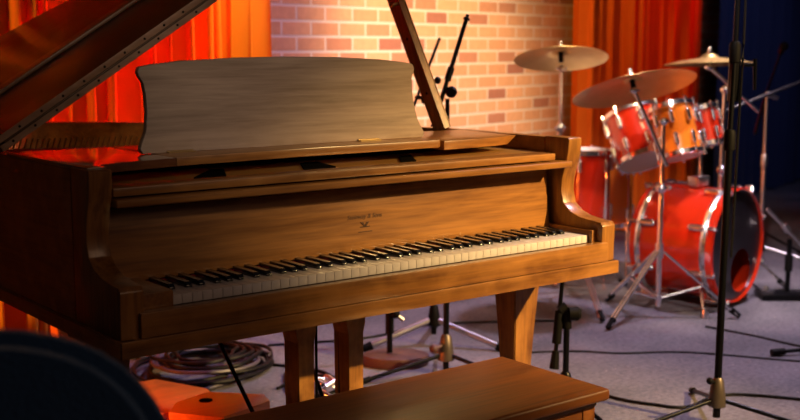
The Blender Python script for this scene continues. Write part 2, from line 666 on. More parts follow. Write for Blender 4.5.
# arms: shaped cheeks at both ends of the keyboard
armprof = [(.20, .645), (.012, .645), (.010, .745), (.018, .755), (.06, .758), (.10, .763), (.135, .775), (.160, .795), (.170, .83), (.168, .86), (.160, .89),
           (.150, .92), (.145, .95), (.143, .978), (.148, .983), (.24, .983), (.24, .645)]
for x0, x1 in ((0, .052), (1.432, 1.484)):
    mb = MB()
    mb.prism(armprof, lambda y, z: V((x0, y, z)), lambda y, z: V((x1, y, z)), bev=.003)
    mb.build('arm', W_Z, PN)

# key bed, front rail and key slip
mb = MB()
mb.box((-.006, -.004, ZB), (1.488, .05, ZB + .036), .003)
mb.build('front_rail', W_X, PN)
mb = MB()
mb.box((.02, .05, ZB + .005), (1.46, .62, ZB + .05))
mb.build('key_bed', W_X, PN)
mb = MB()
mb.box((.040, .0, ZB + .037), (1.446, .028, .7), .003)
mb.build('key_slip', W_X, PN)
KX0, KX1, KY0, KY1, KZ = .132, 1.412, .045, .20, .7185
for a, b in ((.053, KX0 - .002), (KX1 + .002, 1.431)):
    mb = MB()
    mb.box((a, .032, .66), (b, .21, .733), .003)
    mb.build('key_block', W_Y, PN)
# keys
kw = (KX1 - KX0) / 52
oct_has = {'C': (0, 1), 'D': (1, 1), 'E': (1, 0), 'F': (0, 1), 'G': (1, 1), 'A': (1, 1), 'B': (1, 0)}
seq = 'AB' + 'CDEFGAB' * 7 + 'C'
shift = {'C': -.14, 'D': .14, 'F': -.2, 'G': 0, 'A': .2}
bw = kw * .56
YB = .098
sharps = []
for i, nme in enumerate(seq):
    if oct_has[nme][1] and i < 51:
        sharps.append((i, KX0 + kw * (i + 1) + shift[nme] * kw))
sh = dict(sharps)
for i, nme in enumerate(seq):
    x0, x1 = KX0 + kw * i + .0006, KX0 + kw * (i + 1) - .0006
    xl = sh[i - 1] + bw / 2 + .001 if (i - 1) in sh else x0
    xr = sh[i] - bw / 2 - .001 if i in sh else x1
    P = [(x0, KY0), (x1, KY0), (x1, YB)]
    if xr < x1:
        P += [(xr, YB)]
    P += [(xr, KY1), (xl, KY1)]
    if xl > x0:
        P += [(xl, YB)]
    P += [(x0, YB)]
    mb = MB()
    mb.prism(P, lambda x, y: V((x, y, KZ - .021)), lambda x, y: V((x, y, KZ)), bev=.0006)
    mb.build('white_key', M_IVORY, PN)
for i, xc in sharps:
    t = MB()
    h = bw / 2
    poly = [(YB, KZ - .01), (YB + .001, KZ + .004), (YB + .008, KZ + .0115), (KY1, KZ + .0125), (KY1, KZ - .01)]
    t.prism(poly, lambda y, z: V((xc - h, y, z)), lambda y, z: V((xc + h, y, z)), bev=.0015)
    t.build('black_key', M_EBONY, PN)
mb = MB()
mb.box((KX0, KY1 - .006, .70), (KX1, KY1 + .004, KZ + .004))
mb.build('name_board_felt', M_FELT, PN)
# fallboard
mb = MB()
fp = [(.198, .725), (.202, .76), (.208, .82), (.213, .886), (.24, .892), (.24, .725)]
mb.prism(fp, lambda y, z: V((.056, y, z)), lambda y, z: V((1.415, y, z)), bev=.003)
mb.build('fallboard', W_X, PN)
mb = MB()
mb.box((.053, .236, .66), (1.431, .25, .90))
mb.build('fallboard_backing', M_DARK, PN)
# folded fallboard rails
mb = MB()
mb.box((.054, .130, .900), (1.436, .205, .918), .006, 3)
mb.build('fallboard_lip', W_X, PN)
mb = MB()
mb.box((.056, .150, .9225), (1.385, .215, .941), .003, 2)
mb.build('fallboard_top_rail', W_X, PN)
# plate and pin block in the slot under the music shelf
mb = MB()
mb.box((.056, .216, .90), (1.43, .50, .938), .004)
mb.build('plate_flange', M_GOLD, PN)
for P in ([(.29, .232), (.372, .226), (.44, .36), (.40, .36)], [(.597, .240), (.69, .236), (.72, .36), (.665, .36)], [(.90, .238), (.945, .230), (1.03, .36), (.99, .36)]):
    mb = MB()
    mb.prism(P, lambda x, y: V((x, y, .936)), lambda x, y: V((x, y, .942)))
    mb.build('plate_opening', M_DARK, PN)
mb = MB()
mb.box((.06, .44, .938), (1.42, .47, .947), .004)
mb.build('tuning_block_felt', M_DARK, PN)
# iron frame over the soundboard
mb = MB()
mb.prism([p for p in offset_poly(op, .10) if p[1] > .45], lambda x, y: V((x, y, .845)), lambda x, y: V((x, y, .855)))
mb.build('iron_frame', M_GOLD, PN)
# comb of bass strings at the left inside the case
mb = MB()
mb.tube((.12, 1.42, .90), (.66, 1.22, .90), .030, n=12)
mb.build('bass_bridge', M_FELT, PN)  # red colour stands in for the red glint below the pins
mb = MB()
for i in range(36):
    q_ = i / 35
    mb.tube((.12 + .54 * q_, 1.42 - .2 * q_, .92), (.124 + .54 * q_, 1.395 - .2 * q_, .962), .0028, n=5)
mb.build('hitch_pins', M_BRASS, PN)
mb = MB()
for i in range(40):
    x = .10 + i * .030
    mb.tube((x, .42, .90), (min(1.32, x * .42 + .12), max(1.16 - max(0, x - .6) * .5, .7), .90), .0012, n=4)
mb.build('strings', M_BRASS, PN)
# side shelf left (glossy) and music shelf
mb = MB()
P = [(.006, .165), (.053, .165), (.055, .218), (.12, .234), (.262, .260), (.262, .62), (.006, .64)]
mb.prism(P, lambda x, y: V((x, y, .9665)), lambda x, y: V((x, y, .9865)), bev=.002)
mb.build('side_shelf', W_SHELF, PN)
mb = MB()
P = [(.2635, .262), (.6, .277), (1.06, .272), (1.078, .290), (1.078, .60), (.2635, .62)]
mb.prism(P, lambda x, y: V((x, y, .9665)), lambda x, y: V((x, y, .9875)), bev=.003)
mb.build('music_shelf', W_X, PN)
mb = MB()
P = [(1.088, .285), (1.30, .298), (1.395, .32), (1.42, .60), (1.09, .62)]
mb.prism([P[0], P[1], P[2], P[3], P[4]], lambda x, y: V((x - (0.035 if x > 1.35 else 0), y + .0, .957)), lambda x, y: V((x, y, .982)), bev=.003)
mb.build('side_shelf', W_X, PN)
for x in (.295, .86):
    mb = MB()
    mb.box((x, .36, .9875), (x + .07, .372, .9905))
    mb.tube((x, .374, .990), (x + .07, .374, .990), .003, n=8)
    mb.build('desk_hinge', M_BRASS, PN)
# music desk panel, leaning back a little
prof_r = [(.425, 0), (.432, .012), (.424, .03), (.412, .055), (.405, .10), (.404, .14), (.407, .17), (.416, .185), (.419, .195), (.414, .208)]
top = [(.38, .214), (.30, .222), (.15, .229), (0, .231)]
half = prof_r + top
full = half + [(-x, h) for x, h in half[::-1][1:]]
full = [(x, h * 1.0) for x, h in full]
lean = .16
DX = .661


def dk(off):
    return lambda x, h: V((DX + x, .375 + h * lean + off, .9875 + h * .98))


mb = MB()
mb.prism(full, dk(0), dk(.018), bev=.003)
mb.build('music_desk', W_DESK, PN)
mb = MB()
mb.prism([(0, 0), (.16, 0), (.022, .19)], lambda y, z: V((.69, .40 + y, .99 + z)), lambda y, z: V((.72, .40 + y, .99 + z)))
mb.build('desk_brace', W_Y, PN)

# lid: main panel and folded front flap
TH = math.radians(32.2)
ct, st = math.cos(TH), math.sin(TH)


def lidp(n):
    return lambda a, y: V((.0 + a * ct - n * st, y, .990 + a * st + n * ct))


YF = .638
lo = offset_poly(op, -.012)
lo = [p for p in lo if p[1] > YF + .02]
P = [(-.008, YF)] + [(max(p[0], -.008), p[1]) for p in lo] + [(1.492, YF)]
mb = MB()
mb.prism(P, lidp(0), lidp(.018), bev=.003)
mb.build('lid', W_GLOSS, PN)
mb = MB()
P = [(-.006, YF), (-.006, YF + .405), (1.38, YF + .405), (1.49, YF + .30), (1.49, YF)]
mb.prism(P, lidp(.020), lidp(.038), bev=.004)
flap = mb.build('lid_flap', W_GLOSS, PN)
mb = MB()
mb.prism([(-.006, YF + .352), (-.006, YF + .41), (1.40, YF + .41), (1.43, YF + .352)], lidp(.0385), lidp(.050), bev=.005)
mb.build('flap_moulding', W_EDGE, flap)
mb = MB()
for n0, n1 in ((.0, .0165), (.0215, .038)):
    mb.prism([(-.004, YF - .003), (-.004, YF + .001), (1.485, YF + .001), (1.485, YF - .003)], lidp(n0), lidp(n1), bev=.001)
mb.build('lid_edge', W_EDGE, PN)
mb = MB()
mb.tube(lidp(.019)(.01, YF - .004), lidp(.019)(1.47, YF - .004), .0032, n=8)
hg = mb.build('piano_hinge', M_HINGE, PN)
for i in range(22):
    a = .03 + i * .066
    for nn, da in ((.009, 0), (.029, .033)):
        if a + da < 1.47:
            mb = MB()
            p = lidp(nn)(a + da, YF - .003)
            mb.lathe([(.0035, 0), (.003, .0015), (0, .002)], p, (0, -1, 0), n=8)
            mb.build('screw', M_DARK, hg)
# lid prop
PB, PT = V((1.349, .600, .985)), V((1.2215, .884, 1.742))
d = (PT - PB).normalized()
mb = MB()
side = (V((0, 1, 0)) - d * d.y).normalized()
fwd = side.cross(d).normalized()
t = bmesh.new()
bmesh.ops.create_cube(t, size=1)
for v in t.verts:
    v.co = PB + d * ((v.co.z + .5) * (PT - PB).length) + side * v.co.x * .050 + fwd * v.co.y * .022
bmesh.ops.bevel(t, geom=t.edges[:], offset=.002, segments=2, affect='EDGES')
mb.add(t)
pr = mb.build('lid_prop', W_Z, PN)
mb = MB()
q = PB + d * .415
mb.tube(q - d * .003, q + d * .003, .030, n=4)
mb.build('prop_hinge', M_BRASS, pr)
for kk in (.12, .30, .62):
    mb = MB()
    q = PB + d * kk
    mb.tube(q - V((.0135, 0, 0)), q - V((.010, 0, 0)), .004, n=8)
    mb.build('screw', M_DARK, pr)

# legs
def leg(cx, cy, name='leg'):
    L = MB()
    prof = [(.61, .060, .055), (.575, .060, .055), (.56, .052, .048), (.50, .047, .044), (.40, .040, .038), (.20, .030, .028), (.075, .025, .024)]
    t = bmesh.new()
    rings = []
    for z, a, b in prof:
        rings.append([t.verts.new((cx + sx * a, cy + sy * b, z)) for sx, sy in ((-1, -1), (1, -1), (1, 1), (-1, 1))])
    t.faces.new(rings[0])
    t.faces.new(rings[-1])
    for A, B in zip(rings, rings[1:]):
        for i in range(4):
            j = (i + 1) % 4
            t.faces.new((A[i], A[j], B[j], B[i]))
    bmesh.ops.recalc_face_normals(t, faces=t.faces[:])
    es = [e for e in t.edges if e.calc_face_angle(0) > 1.2]
    bmesh.ops.bevel(t, geom=es, offset=.003, segments=2, affect='EDGES')
    L.add(t)
    o = L.build(name, W_Z, PN, smooth=False)
    c = MB()
    c.tube((cx, cy, .076), (cx, cy, .045), .017)
    c.tube((cx - .012, cy + .01, .026), (cx + .012, cy + .01, .026), .026, n=20)
    c.box((cx - .018, cy - .01, .026), (cx - .014, cy + .02, .06))
    c.box((cx + .014, cy - .01, .026), (cx + .018, cy + .02, .06))
    c.build('caster', M_BRASS, o)
    return o


leg(1.39, .305)
leg(.10, .34)
leg(.47, 1.50)

# pedal lyre
ly = MB()
ly.box((.57, .28, .565), (.83, .40, .612), .004)
lyre = ly.build('lyre_block', W_X, PN)
for x in (.632, .790):
    t = bmesh.new()
    rings = []
    for z, a in ((.567, .031), (.51, .030), (.485, .024), (.30, .022), (.17, .024), (.14, .030)):
        rings.append([t.verts.new((x + sx * a, .325 + sy * .034, z)) for sx, sy in ((-1, -1), (1, -1), (1, 1), (-1, 1))])
    t.faces.new(rings[0])
    t.faces.new(rings[-1])
    for A, B in zip(rings, rings[1:]):
        for i in range(4):
            t.faces.new((A[i], A[(i + 1) % 4], B[(i + 1) % 4], B[i]))
    bmesh.ops.recalc_face_normals(t, faces=t.faces[:])
    m_ = MB()
    m_.add(t)
    m_.build('lyre_post', W_Z, PN, smooth=False)
mb = MB()
mb.box((.53, .26, .075), (.86, .39, .145), .006)
pb = mb.build('pedal_box', W_X, PN)
for x in (.62, .695, .77):
    mb = MB()
    P = smoothpts([(x, .26, .10), (x, .20, .10), (x, .15, .085), (x, .11, .08)], 5)
    mb.path(P, [.010] * (len(P) - 6) + [.012, .014, .016, .016, .014, .006], n=10)
    mb.build('pedal', M_BRASS, pb)
    mb = MB()
    mb.tube((x, .34, .14), (x, .34, .57), .004, n=8)
    mb.build('pedal_rod', M_BLACK, PN)
for p0, p1 in (((.59, .39, .16), (.55, .80, .62)), ((.80, .39, .16), (.84, .80, .62))):
    mb = MB()
    mb.tube(p0, p1, .006, n=8)
    mb.build('lyre_brace', M_BLACK, PN)

# faint maker's script and emblem on the fallboard
def text(s, size, loc, rot, m, parent, name, shear=0.0, ext=.0004):
    c = bpy.data.curves.new(name, 'FONT')
    c.body = s
    c.size = size
    c.shear = shear
    c.extrude = ext
    c.align_x = 'CENTER'
    o = bpy.data.objects.new(name, c)
    me = bpy.data.meshes.new_from_object(o)
    bpy.data.objects.remove(o)
    me.materials.append(m)
    o = bpy.data.objects.new(name, me)
    COL.objects.link(o)
    o.parent = parent
    off = V((0, 0, 0))
    q = parent
    while q:
        off += q.location
        q = q.parent
    o.location = V(loc) - off
    o.rotation_euler = rot
    return o


text('Steinway & Sons', .0165, (.757, .2058, .807), (R_(86), 0, 0), M_DECAL, PN, 'maker_inscription', .35, .0002)
mb = MB()
for k in (-1, 1):
    mb.prism([(-.003, 0), (.003, 0), (.013, .012), (.006, .012)], lambda x, z: V((.757 + k * x, .2035, .786 + z)), lambda x, z: V((.757 + k * x, .206, .786 + z)))
mb.box((.742, .2035, .7845), (.772, .206, .7875))
mb.box((.735, .2028, .772), (.779, .2055, .7745))
mb.build('emblem_decal', M_DECAL, PN)

# ------------------------------------------------------------------ bench
BN = thing('piano_bench', 'walnut piano bench with a flat worn top in front of the keyboard', 'bench', (.5, -.30, 0))
mb = MB()
mb.box((.02, -.475, .463), (.93, -.125, .49), .009, 4)
mb.build('bench_top', W_BENCH, BN)
mb = MB()
mb.box((.045, -.452, .448), (.912, -.148, .464), .003)
mb.build('lid_frame', W_BENCH, BN)
for a, b in (((.10, -.447, .36), (.88, -.425, .448)), ((.10, -.175, .36), (.88, -.155, .448)), ((.052, -.41, .36), (.074, -.19, .448)), ((.884, -.41, .36), (.904, -.19, .448))):
    mb = MB()
    mb.box(a, b, .002)
    mb.build('apron', W_BENCH, BN)
for x in (.052, .872):
    for y in (-.447, -.187):
        mb = MB()
        t = bmesh.new()
        rg = []
        for z, s_ in ((.448, .018), (.36, .018), (.0, .012)):
            rg.append([t.verts.new((x + .018 + sx * s_, y + .016 + sy * s_, z)) for sx, sy in ((-1, -1), (1, -1), (1, 1), (-1, 1))])
        t.faces.new(rg[0])
        t.faces.new(rg[-1])
        for A, B in zip(rg, rg[1:]):
            for i in range(4):
                t.faces.new((A[i], A[(i + 1) % 4], B[(i + 1) % 4], B[i]))
        bmesh.ops.recalc_face_normals(t, faces=t.faces[:])
        mb.add(t)
        mb.build('leg', W_BENCH, BN, smooth=False)

# ------------------------------------------------------------------ chair in the near left corner
CH = thing('chair', 'dark navy upholstered chair with a rounded back, near the lower left corner', 'chair', (-.62, -.62, 0))
bd = V((.786, -.618, 0))   # along the backrest
bn = V((.618, .786, 0))    # faces the piano
bc = V((-.56, -.85, 0))
mb = MB()
hw, zt = .235, .925
P = []
for i in range(25):
    a = PI * i / 24
    P.append((hw * math.copysign(abs(math.cos(a)) ** .75, math.cos(a)), .66 + (zt - .66) * math.sin(a) ** .75))
P = [(hw, .50)] + P + [(-hw, .50)]
t = bmesh.new()
A = [t.verts.new(bc + bd * x + bn * -.022 + V((0, 0, z))) for x, z in P]
B = [t.verts.new(bc + bd * x + bn * .022 + V((0, 0, z))) for x, z in P]
t.faces.new(A)
t.faces.new(B[::-1])
for i in range(len(P)):
    j = (i + 1) % len(P)
    t.faces.new((A[j], A[i], B[i], B[j]))
bmesh.ops.recalc_face_normals(t, faces=t.faces[:])
bmesh.ops.bevel(t, geom=[e for e in t.edges if e.calc_face_angle(0) > 1], offset=.016, segments=4, affect='EDGES')
mb.add(t)
mb.build('backrest', M_NAVY, CH)
sc_ = bc + bn * .235
mb = MB()
t = bmesh.new()
bmesh.ops.create_cube(t, size=1)
for v in t.verts:
    v.co = sc_ + bd * v.co.x * .40 + bn * v.co.y * .40 + V((0, 0, .455 + v.co.z * .06))
bmesh.ops.bevel(t, geom=t.edges[:], offset=.02, segments=3, affect='EDGES')
mb.add(t)
mb.build('seat', M_NAVY, CH)
for sx in (-1, 1):
    for sy in (-1, 1):
        mb = MB()
        q = sc_ + bd * sx * .17 + bn * sy * .17
        mb.tube((q.x, q.y, 0), (q.x, q.y, .43), .012)
        mb.build('leg', M_BLACK, CH)
    mb = MB()
    q = sc_ + bd * sx * .15 - bn * .20
    q2 = bc + bd * sx * .15
    mb.tube((q.x, q.y, .44), (q2.x, q2.y, .56), .011)
    mb.build('back_post', M_BLACK, CH)


# ------------------------------------------------------------------ stands
def tripod(name, label, cat, base, hubz, legr, angs, polepts, rp, m, hubm=None, legz=.012, lr=.008, group=None, hub=(.028, .075)):
    T = thing(name, label, cat, base, group)
    bx, by = base[0], base[1]
    hubm = hubm or m
    H = MB()
    H.lathe([(rp, hub[1]), (hub[0] * .62, hub[1] * .9), (hub[0] * .85, hub[1] * .4), (hub[0], 0), (hub[0], -.012), (rp, -.02)], (bx, by, hubz), n=20)
    H.build('hub', hubm, T)
    L0 = MB()
    L0.tube((bx, by, max(0.02, hubz - .05)), (bx, by, hubz + .01), rp)
    L0.build('lower_tube', m, T)
    for i in range(len(polepts) - 1):
        q = MB()
        r = rp if i == 0 else rp * .72
        q.tube(polepts[i], polepts[i + 1], r)
        q.build('pole', m, T)
        if i < len(polepts) - 2:
            q = MB()
            p = V(polepts[i + 1])
            q.lathe([(rp * 1.1, -.05), (rp * 1.5, -.045), (rp * 1.55, .01), (rp * 1.2, .02), (rp * .7, .022)], p, n=16)
            q.build('clutch', M_RUBBER if m is M_BLACK else m, T)
    for a in angs:
        a = R_(a)
        q = MB()
        e = V((bx + legr * math.cos(a), by + legr * math.sin(a), legz))
        s0 = V((bx + .02 * math.cos(a), by + .02 * math.sin(a), hubz + .008))
        q.tube(s0, e, lr)
        lg = q.build('leg', m, T)
        q = MB()
        dd = (e - s0).normalized()
        q.tube(e - dd * .03, e + dd * .012, lr * 1.5, lr * 1.3)
        q.build('rubber_foot', M_RUBBER, lg)
    return T


# near black microphone stand, right foreground
T = tripod('microphone_stand', 'tall black straight microphone stand with bronze cone hub, nearest on the right', 'microphone stand', (2.14, .125, 0), .075, .34, (162, -59, 51),
           [(2.14, .125, .12), (2.217, .172, .95), (2.252, .19, 1.235), (2.298, .21, 1.95)], .0125, M_BLACK, M_BRONZEHUB, hub=(.030, .085), lr=.0075)
mb = MB()
mb.sphere((2.098, .125, .155), .012)
mb.tube((2.098, .125, .155), (2.14, .125, .14), .005)
mb.build('knob', M_RUBBER, T)
mb = MB()
mb.tube((2.252, .19, 1.06), (2.258, .193, 1.24), .019)
mb.build('boom_clamp', M_BLACK, T)
mb = MB()
mb.tube((2.262, .16, 1.18), (2.285, .135, 1.18), .006)
mb.tube((2.285, .135, 1.20), (2.287, .133, 1.10), .007, .005)
mb.build('clamp_lever', M_BLACK, T)
cb = MB()
cb.path(smoothpts([(2.275, .175, 1.9), (2.266, .168, 1.3), (2.246, .160, 1.0), (2.225, .150, .7), (2.208, .142, .55)], 8), .004)
cb.build('hanging_cable', M_CORD, T)

# black boom stand beside the right leg of the piano
T = tripod('microphone_stand', 'low black boom stand with folded boom, between right piano leg and bench end', 'microphone stand', (1.823, .509, 0), .075, .27, (15, 75, -100),
           [(1.823, .509, .10), (1.823, .509, .31)], .0105, M_BLACK)
mb = MB()
mb.lathe([(.0, -.022), (.022, -.018), (.024, .012), (.016, .022), (0, .024)], (1.835, .488, .352), (.8, -.5, 0), n=16)
mb.build('clutch_knob', M_RUBBER, T)
mb = MB()
mb.tube((1.823, .509, .30), (1.823, .509, .365), .017)
mb.build('clutch', M_RUBBER, T)
mb = MB()
mb.tube((1.782, .520, .20), (1.835, .530, .60), .0075)
mb.build('boom', M_BLACK, T)
mb = MB()
mb.tube((1.789, .522, .25), (1.802, .524, .36), .016, .014)
mb.tube((1.802, .524, .36), (1.823, .512, .375), .017)
mb.build('boom_clutch', M_RUBBER, T)
mb = MB()
mb.tube((1.776, .518, .165), (1.784, .520, .225), .017, .012, n=10)
mb.build('boom_grip', M_RUBBER, T)

# boom stand C behind the piano: boom seen over the rim against the brick
cx, cy = 1.815, 1.125
T = tripod('microphone_stand', 'black boom microphone stand behind the piano, boom raised against the brick wall', 'microphone stand', (cx, cy, 0), .07, .34, (165, 55, -70),
           [(cx, cy, .12), (cx, cy, .72), (cx, cy, 1.05)], .0115, M_BLACK, M_BRONZEHUB, hub=(.032, .09))
mb = MB()
mb.lathe([(0, -.020), (.020, -.018), (.022, .012), (.014, .020), (0, .022)], (cx, cy - .02, 1.075), (-.6, -.8, 0), n=18)
mb.build('clutch_knob', M_BLACK, T)
bt, bl = V((1.913, 1.137, 1.335)), V((1.705, 1.110, .88))
mb = MB()
mb.tube(bl, bt, .0085)
mb.build('boom', M_BLACK, T)
mb = MB()
mb.lathe([(.006, 0), (.013, .004), (.013, .010), (.007, .014), (.007, .024), (0, .026)], bt, (bt - bl), n=12)
mb.build('thread_collar', M_BLACK, T)
mb = MB()
q = bl.lerp(bt, .52)
mb.tube(q, q + (bt - bl) * .10, .013)
mb.sphere(q + V((-.030, .020, .0)), .014)
mb.build('boom_sleeve', M_BLACK, T)
mb = MB()
mb.sphere((cx - .06, cy, .11), .018)
mb.tube((cx - .06, cy, .11), (cx, cy, .12), .008)
mb.build('hub_knob', M_BASEIRON, T)

# stand B, thinner, behind
T = tripod('microphone_stand', 'slim dark microphone stand behind the piano with a thin tilted boom', 'microphone stand', (2.057, 1.488, 0), .10, .30, (160, 50, -57),
           [(2.057, 1.488, .15), (2.06, 1.49, 1.05)], .011, M_BLACK, M_RUBBER, lr=.013)
for c_ in T.children:
    if c_.name.startswith('leg'):
        c_.data.materials[0] = M_STEEL
mb = MB()
mb.tube((1.96, 1.60, .84), (2.225, 1.66, 1.275), .0065)
mb.build('boom', M_BLACK, T)
mb = MB()
mb.sphere((2.062, 1.56, 1.02), .016)
mb.tube((2.06, 1.49, 1.03), (2.075, 1.63, 1.03), .009)
mb.build('clutch_knob', M_RUBBER, T)

# stand A: flat cast iron base under the piano
T = thing('microphone_stand', 'short microphone stand on a flat brown cast iron base, seen under the piano', 'microphone stand', (1.755, 1.36, 0))
mb = MB()
t = bmesh.new()
P = [(.13 * math.cos(2 * PI * i / 24), .095 * math.sin(2 * PI * i / 24)) for i in range(24)]
mb.prism(P, lambda x, y: V((1.755 + x * .786 + y * .618, 1.36 - x * .618 + y * .786, .0)), lambda x, y: V((1.755 + x * .786 + y * .618, 1.36 - x * .618 + y * .786, .042)), bev=.008)
mb.build('cast_base', M_BASEIRON, T)
mb = MB()
mb.tube((1.748, 1.39, .04), (1.748, 1.39, .50), .0115)
mb.build('pole', M_BLACK, T)
mb = MB()
mb.tube((1.748, 1.39, .12), (1.748, 1.39, .22), .017)
mb.sphere((1.76, 1.37, .20), .02)
mb.build('clutch', M_RUBBER, T)
mb = MB()
mb.tube((1.60, 1.47, .34), (1.80, 1.37, .17), .010)
mb.build('boom', M_STEEL, T)


# ------------------------------------------------------------------ drums
def drum(name, label, cat, c, axis, r, ln, shell_m, headm=(M_HEAD, M_HEAD), nl=8, lugr=.011, hoopm=M_CHROME, hw=.022, group=None, lug_full=False, base=None, port=None, phase=0.0):
    """c = centre, axis points to the struck / front end"""
    c = V(c)
    ax = V(axis).normalized()
    T = thing(name, label, cat, base if base is not None else (c.x, c.y, max(0, c.z - ln / 2)), group)
    q = MB()
    q.lathe([(r, -ln / 2), (r, -ln / 4), (r, 0), (r, ln / 4), (r, ln / 2), (r - .007, ln / 2), (r - .007, -ln / 2)], c, ax, n=48, close=True)
    q.build('shell', shell_m, T)
    for sgn, hm in ((1, headm[0]), (-1, headm[1])):
        q = MB()
        h0 = ln / 2 * sgn
        q.lathe([(r + .004, h0 - sgn * hw * .8), (r + .011, h0 - sgn * hw * .75), (r + .011, h0 + sgn * hw * .25), (r + .004, h0 + sgn * hw * .4), (r - .002, h0 + sgn * hw * .3)], c, ax, n=48, close=True)
        q.build('hoop', hoopm, T)
        q = MB()
        if port and sgn == 1:
            # head with a round port hole: ring built from two circles
            M = Matrix.Translation(c) @ ax.to_track_quat('Z', 'Y').to_matrix().to_4x4()
            n = 48
            pc, prr = V(port[0]), port[1]
            A = [q.bm.verts.new(M @ V((r * math.cos(2 * PI * i / n), r * math.sin(2 * PI * i / n), h0 + .004))) for i in range(n)]
            B = [q.bm.verts.new(M @ V((pc.x + prr * math.cos(2 * PI * i / n), pc.y + prr * math.sin(2 * PI * i / n), h0 + .004))) for i in range(n)]
            for i in range(n):
                j = (i + 1) % n
                q.bm.faces.new((A[i], B[i], B[j], A[j]))
            q.build('drum_head', hm, T)
        else:
            q.lathe([(0, h0 + sgn * .002), (r * .5, h0 + sgn * .003), (r, h0 + sgn * .002)], c, ax, n=48)
            q.build('drum_head', hm, T)
    M3 = ax.to_track_quat('Z', 'Y').to_matrix()
    for i in range(nl):
        a = 2 * PI * (i + .5) / nl + phase
        rad = M3 @ V((math.cos(a), math.sin(a), 0))
        for sgn in (1, -1):
            q = MB()
            mid = c + ax * (sgn * (ln / 2 - min(.07, ln * .28))) + rad * (r + lugr * .9)
            q.tube(mid - ax * lugr * 1.9, mid + ax * lugr * 1.9, lugr, n=10)
            q.sphere(mid - ax * lugr * 1.9, lugr)
            q.sphere(mid + ax * lugr * 1.9, lugr)
            q.tube(mid - rad * lugr, mid, lugr * .9, n=8)
            lg = q.build('lug', M_CHROME, T)
            q = MB()
            e = c + ax * (sgn * (ln / 2 + hw * .45)) + rad * (r + .013)
            q.tube(mid, e, .0035, n=6)
            q.tube(e - ax * sgn * .010, e + ax * sgn * .006, .0075, n=8)
            q.build('tension_rod', M_CHROME, lg)
    return T


# bass drum
bax = V((.1807, -.983, 0)).normalized()
BC = V((3.672, 1.15, .297))
bc0 = BC - bax * .22
BD = drum('bass_drum', 'large red lacquer bass drum with black front head, lying on its side', 'drum', bc0, bax, .268, .40, M_RED, (M_BHEAD, M_HEAD), nl=8, lugr=.016, hoopm=M_RED, hw=.05,
          base=(bc0.x, bc0.y, 0), port=((.06, -.13, 0), .105))
for sgn in (1, -1):
    q = MB()
    h0 = sgn * (.20 - .03)
    q.lathe([(.270, h0 - .014), (.284, h0 - .014), (.289, h0), (.284, h0 + .014), (.270, h0 + .014)], bc0, bax, n=48, close=True)
    q.build('chrome_ring', M_CHROME, BD)
# rim chrome claws around the near hoop
M3 = bax.to_track_quat('Z', 'Y').to_matrix()
for i in range(8):
    a = 2 * PI * (i + .5) / 8
    rad = M3 @ V((math.cos(a), math.sin(a), 0))
    for sgn in (1, -1):
        q = MB()
        e = bc0 + rad * .295 + bax * sgn * .19
        q.tube(e, e + bax * sgn * .035, .008, n=8)
        q.tube(e + bax * sgn * .035, e + bax * sgn * .035 - rad * .02, .007, n=8)
        q.build('claw_hook', M_CHROME, BD)
# port ring, spurs
perp = V((-bax.y, bax.x, 0))   # towards +x side
for sgn in (-1, 1):
    q = MB()
    s0 = bc0 + perp * sgn * .20 + bax * .13 + V((0, 0, -.18))
    e = bc0 + perp * sgn * .33 + bax * .22 + V((0, 0, -.290))
    q.tube(s0, e, .008)
    q.build('spur', M_CHROME, BD)
    q = MB()
    q.lathe([(.0, 0), (.014, 0), (.016, .03), (.010, .05)], (e.x, e.y, 0.0), n=12)
    q.build('spur_foot', M_STEEL, BD)
# tom mount on top
q = MB()
mt = bc0 + V((0, 0, .275))
q.box((mt.x - .05, mt.y - .03, mt.z - .004), (mt.x + .05, mt.y + .03, mt.z + .045), .008)
q.build('mount_bracket', M_STEEL, BD)
q = MB()
q.tube((mt.x + .01, mt.y, mt.z + .03), (mt.x + .01, mt.y, mt.z + .22), .011)
q.tube((mt.x + .01, mt.y, mt.z + .19), (mt.x - .05, mt.y + .05, mt.z + .20), .009)
q.build('mount_post', M_CHROME, BD)

# rack toms
TA = drum('rack_tom', 'large red rack tom at the left of the rack, behind the slanted boom', 'drum', (3.60, 1.725, .786), (.105, .49, .87), .138, .26, M_RED, nl=8, lugr=.012)
TB = drum('rack_tom', 'orange red rack tom with bright stripe highlight, middle of the three', 'drum', (3.504, 1.414, .838), (.044, .347, .93), .098, .25, M_ORANGE, nl=8, lugr=.011, phase=.35)
TC = drum('rack_tom', 'small red rack tom at the right, next to the dark stand pole', 'drum', (3.778, 1.453, .849), (-.033, .281, .95), .072, .19, M_RED, nl=8, lugr=.010)
# tom holders
for T_, p0, p1 in ((TA, (3.62, 1.60, .79), (3.68, 1.55, .70)), (TB, (3.57, 1.48, .80), (3.66, 1.54, .71)), (TC, (3.75, 1.51, .80), (3.71, 1.55, .70))):
    q = MB()
    q.tube(p0, p1, .009)
    q.sphere(p1, .018)
    q.build('tom_arm', M_CHROME, T_)

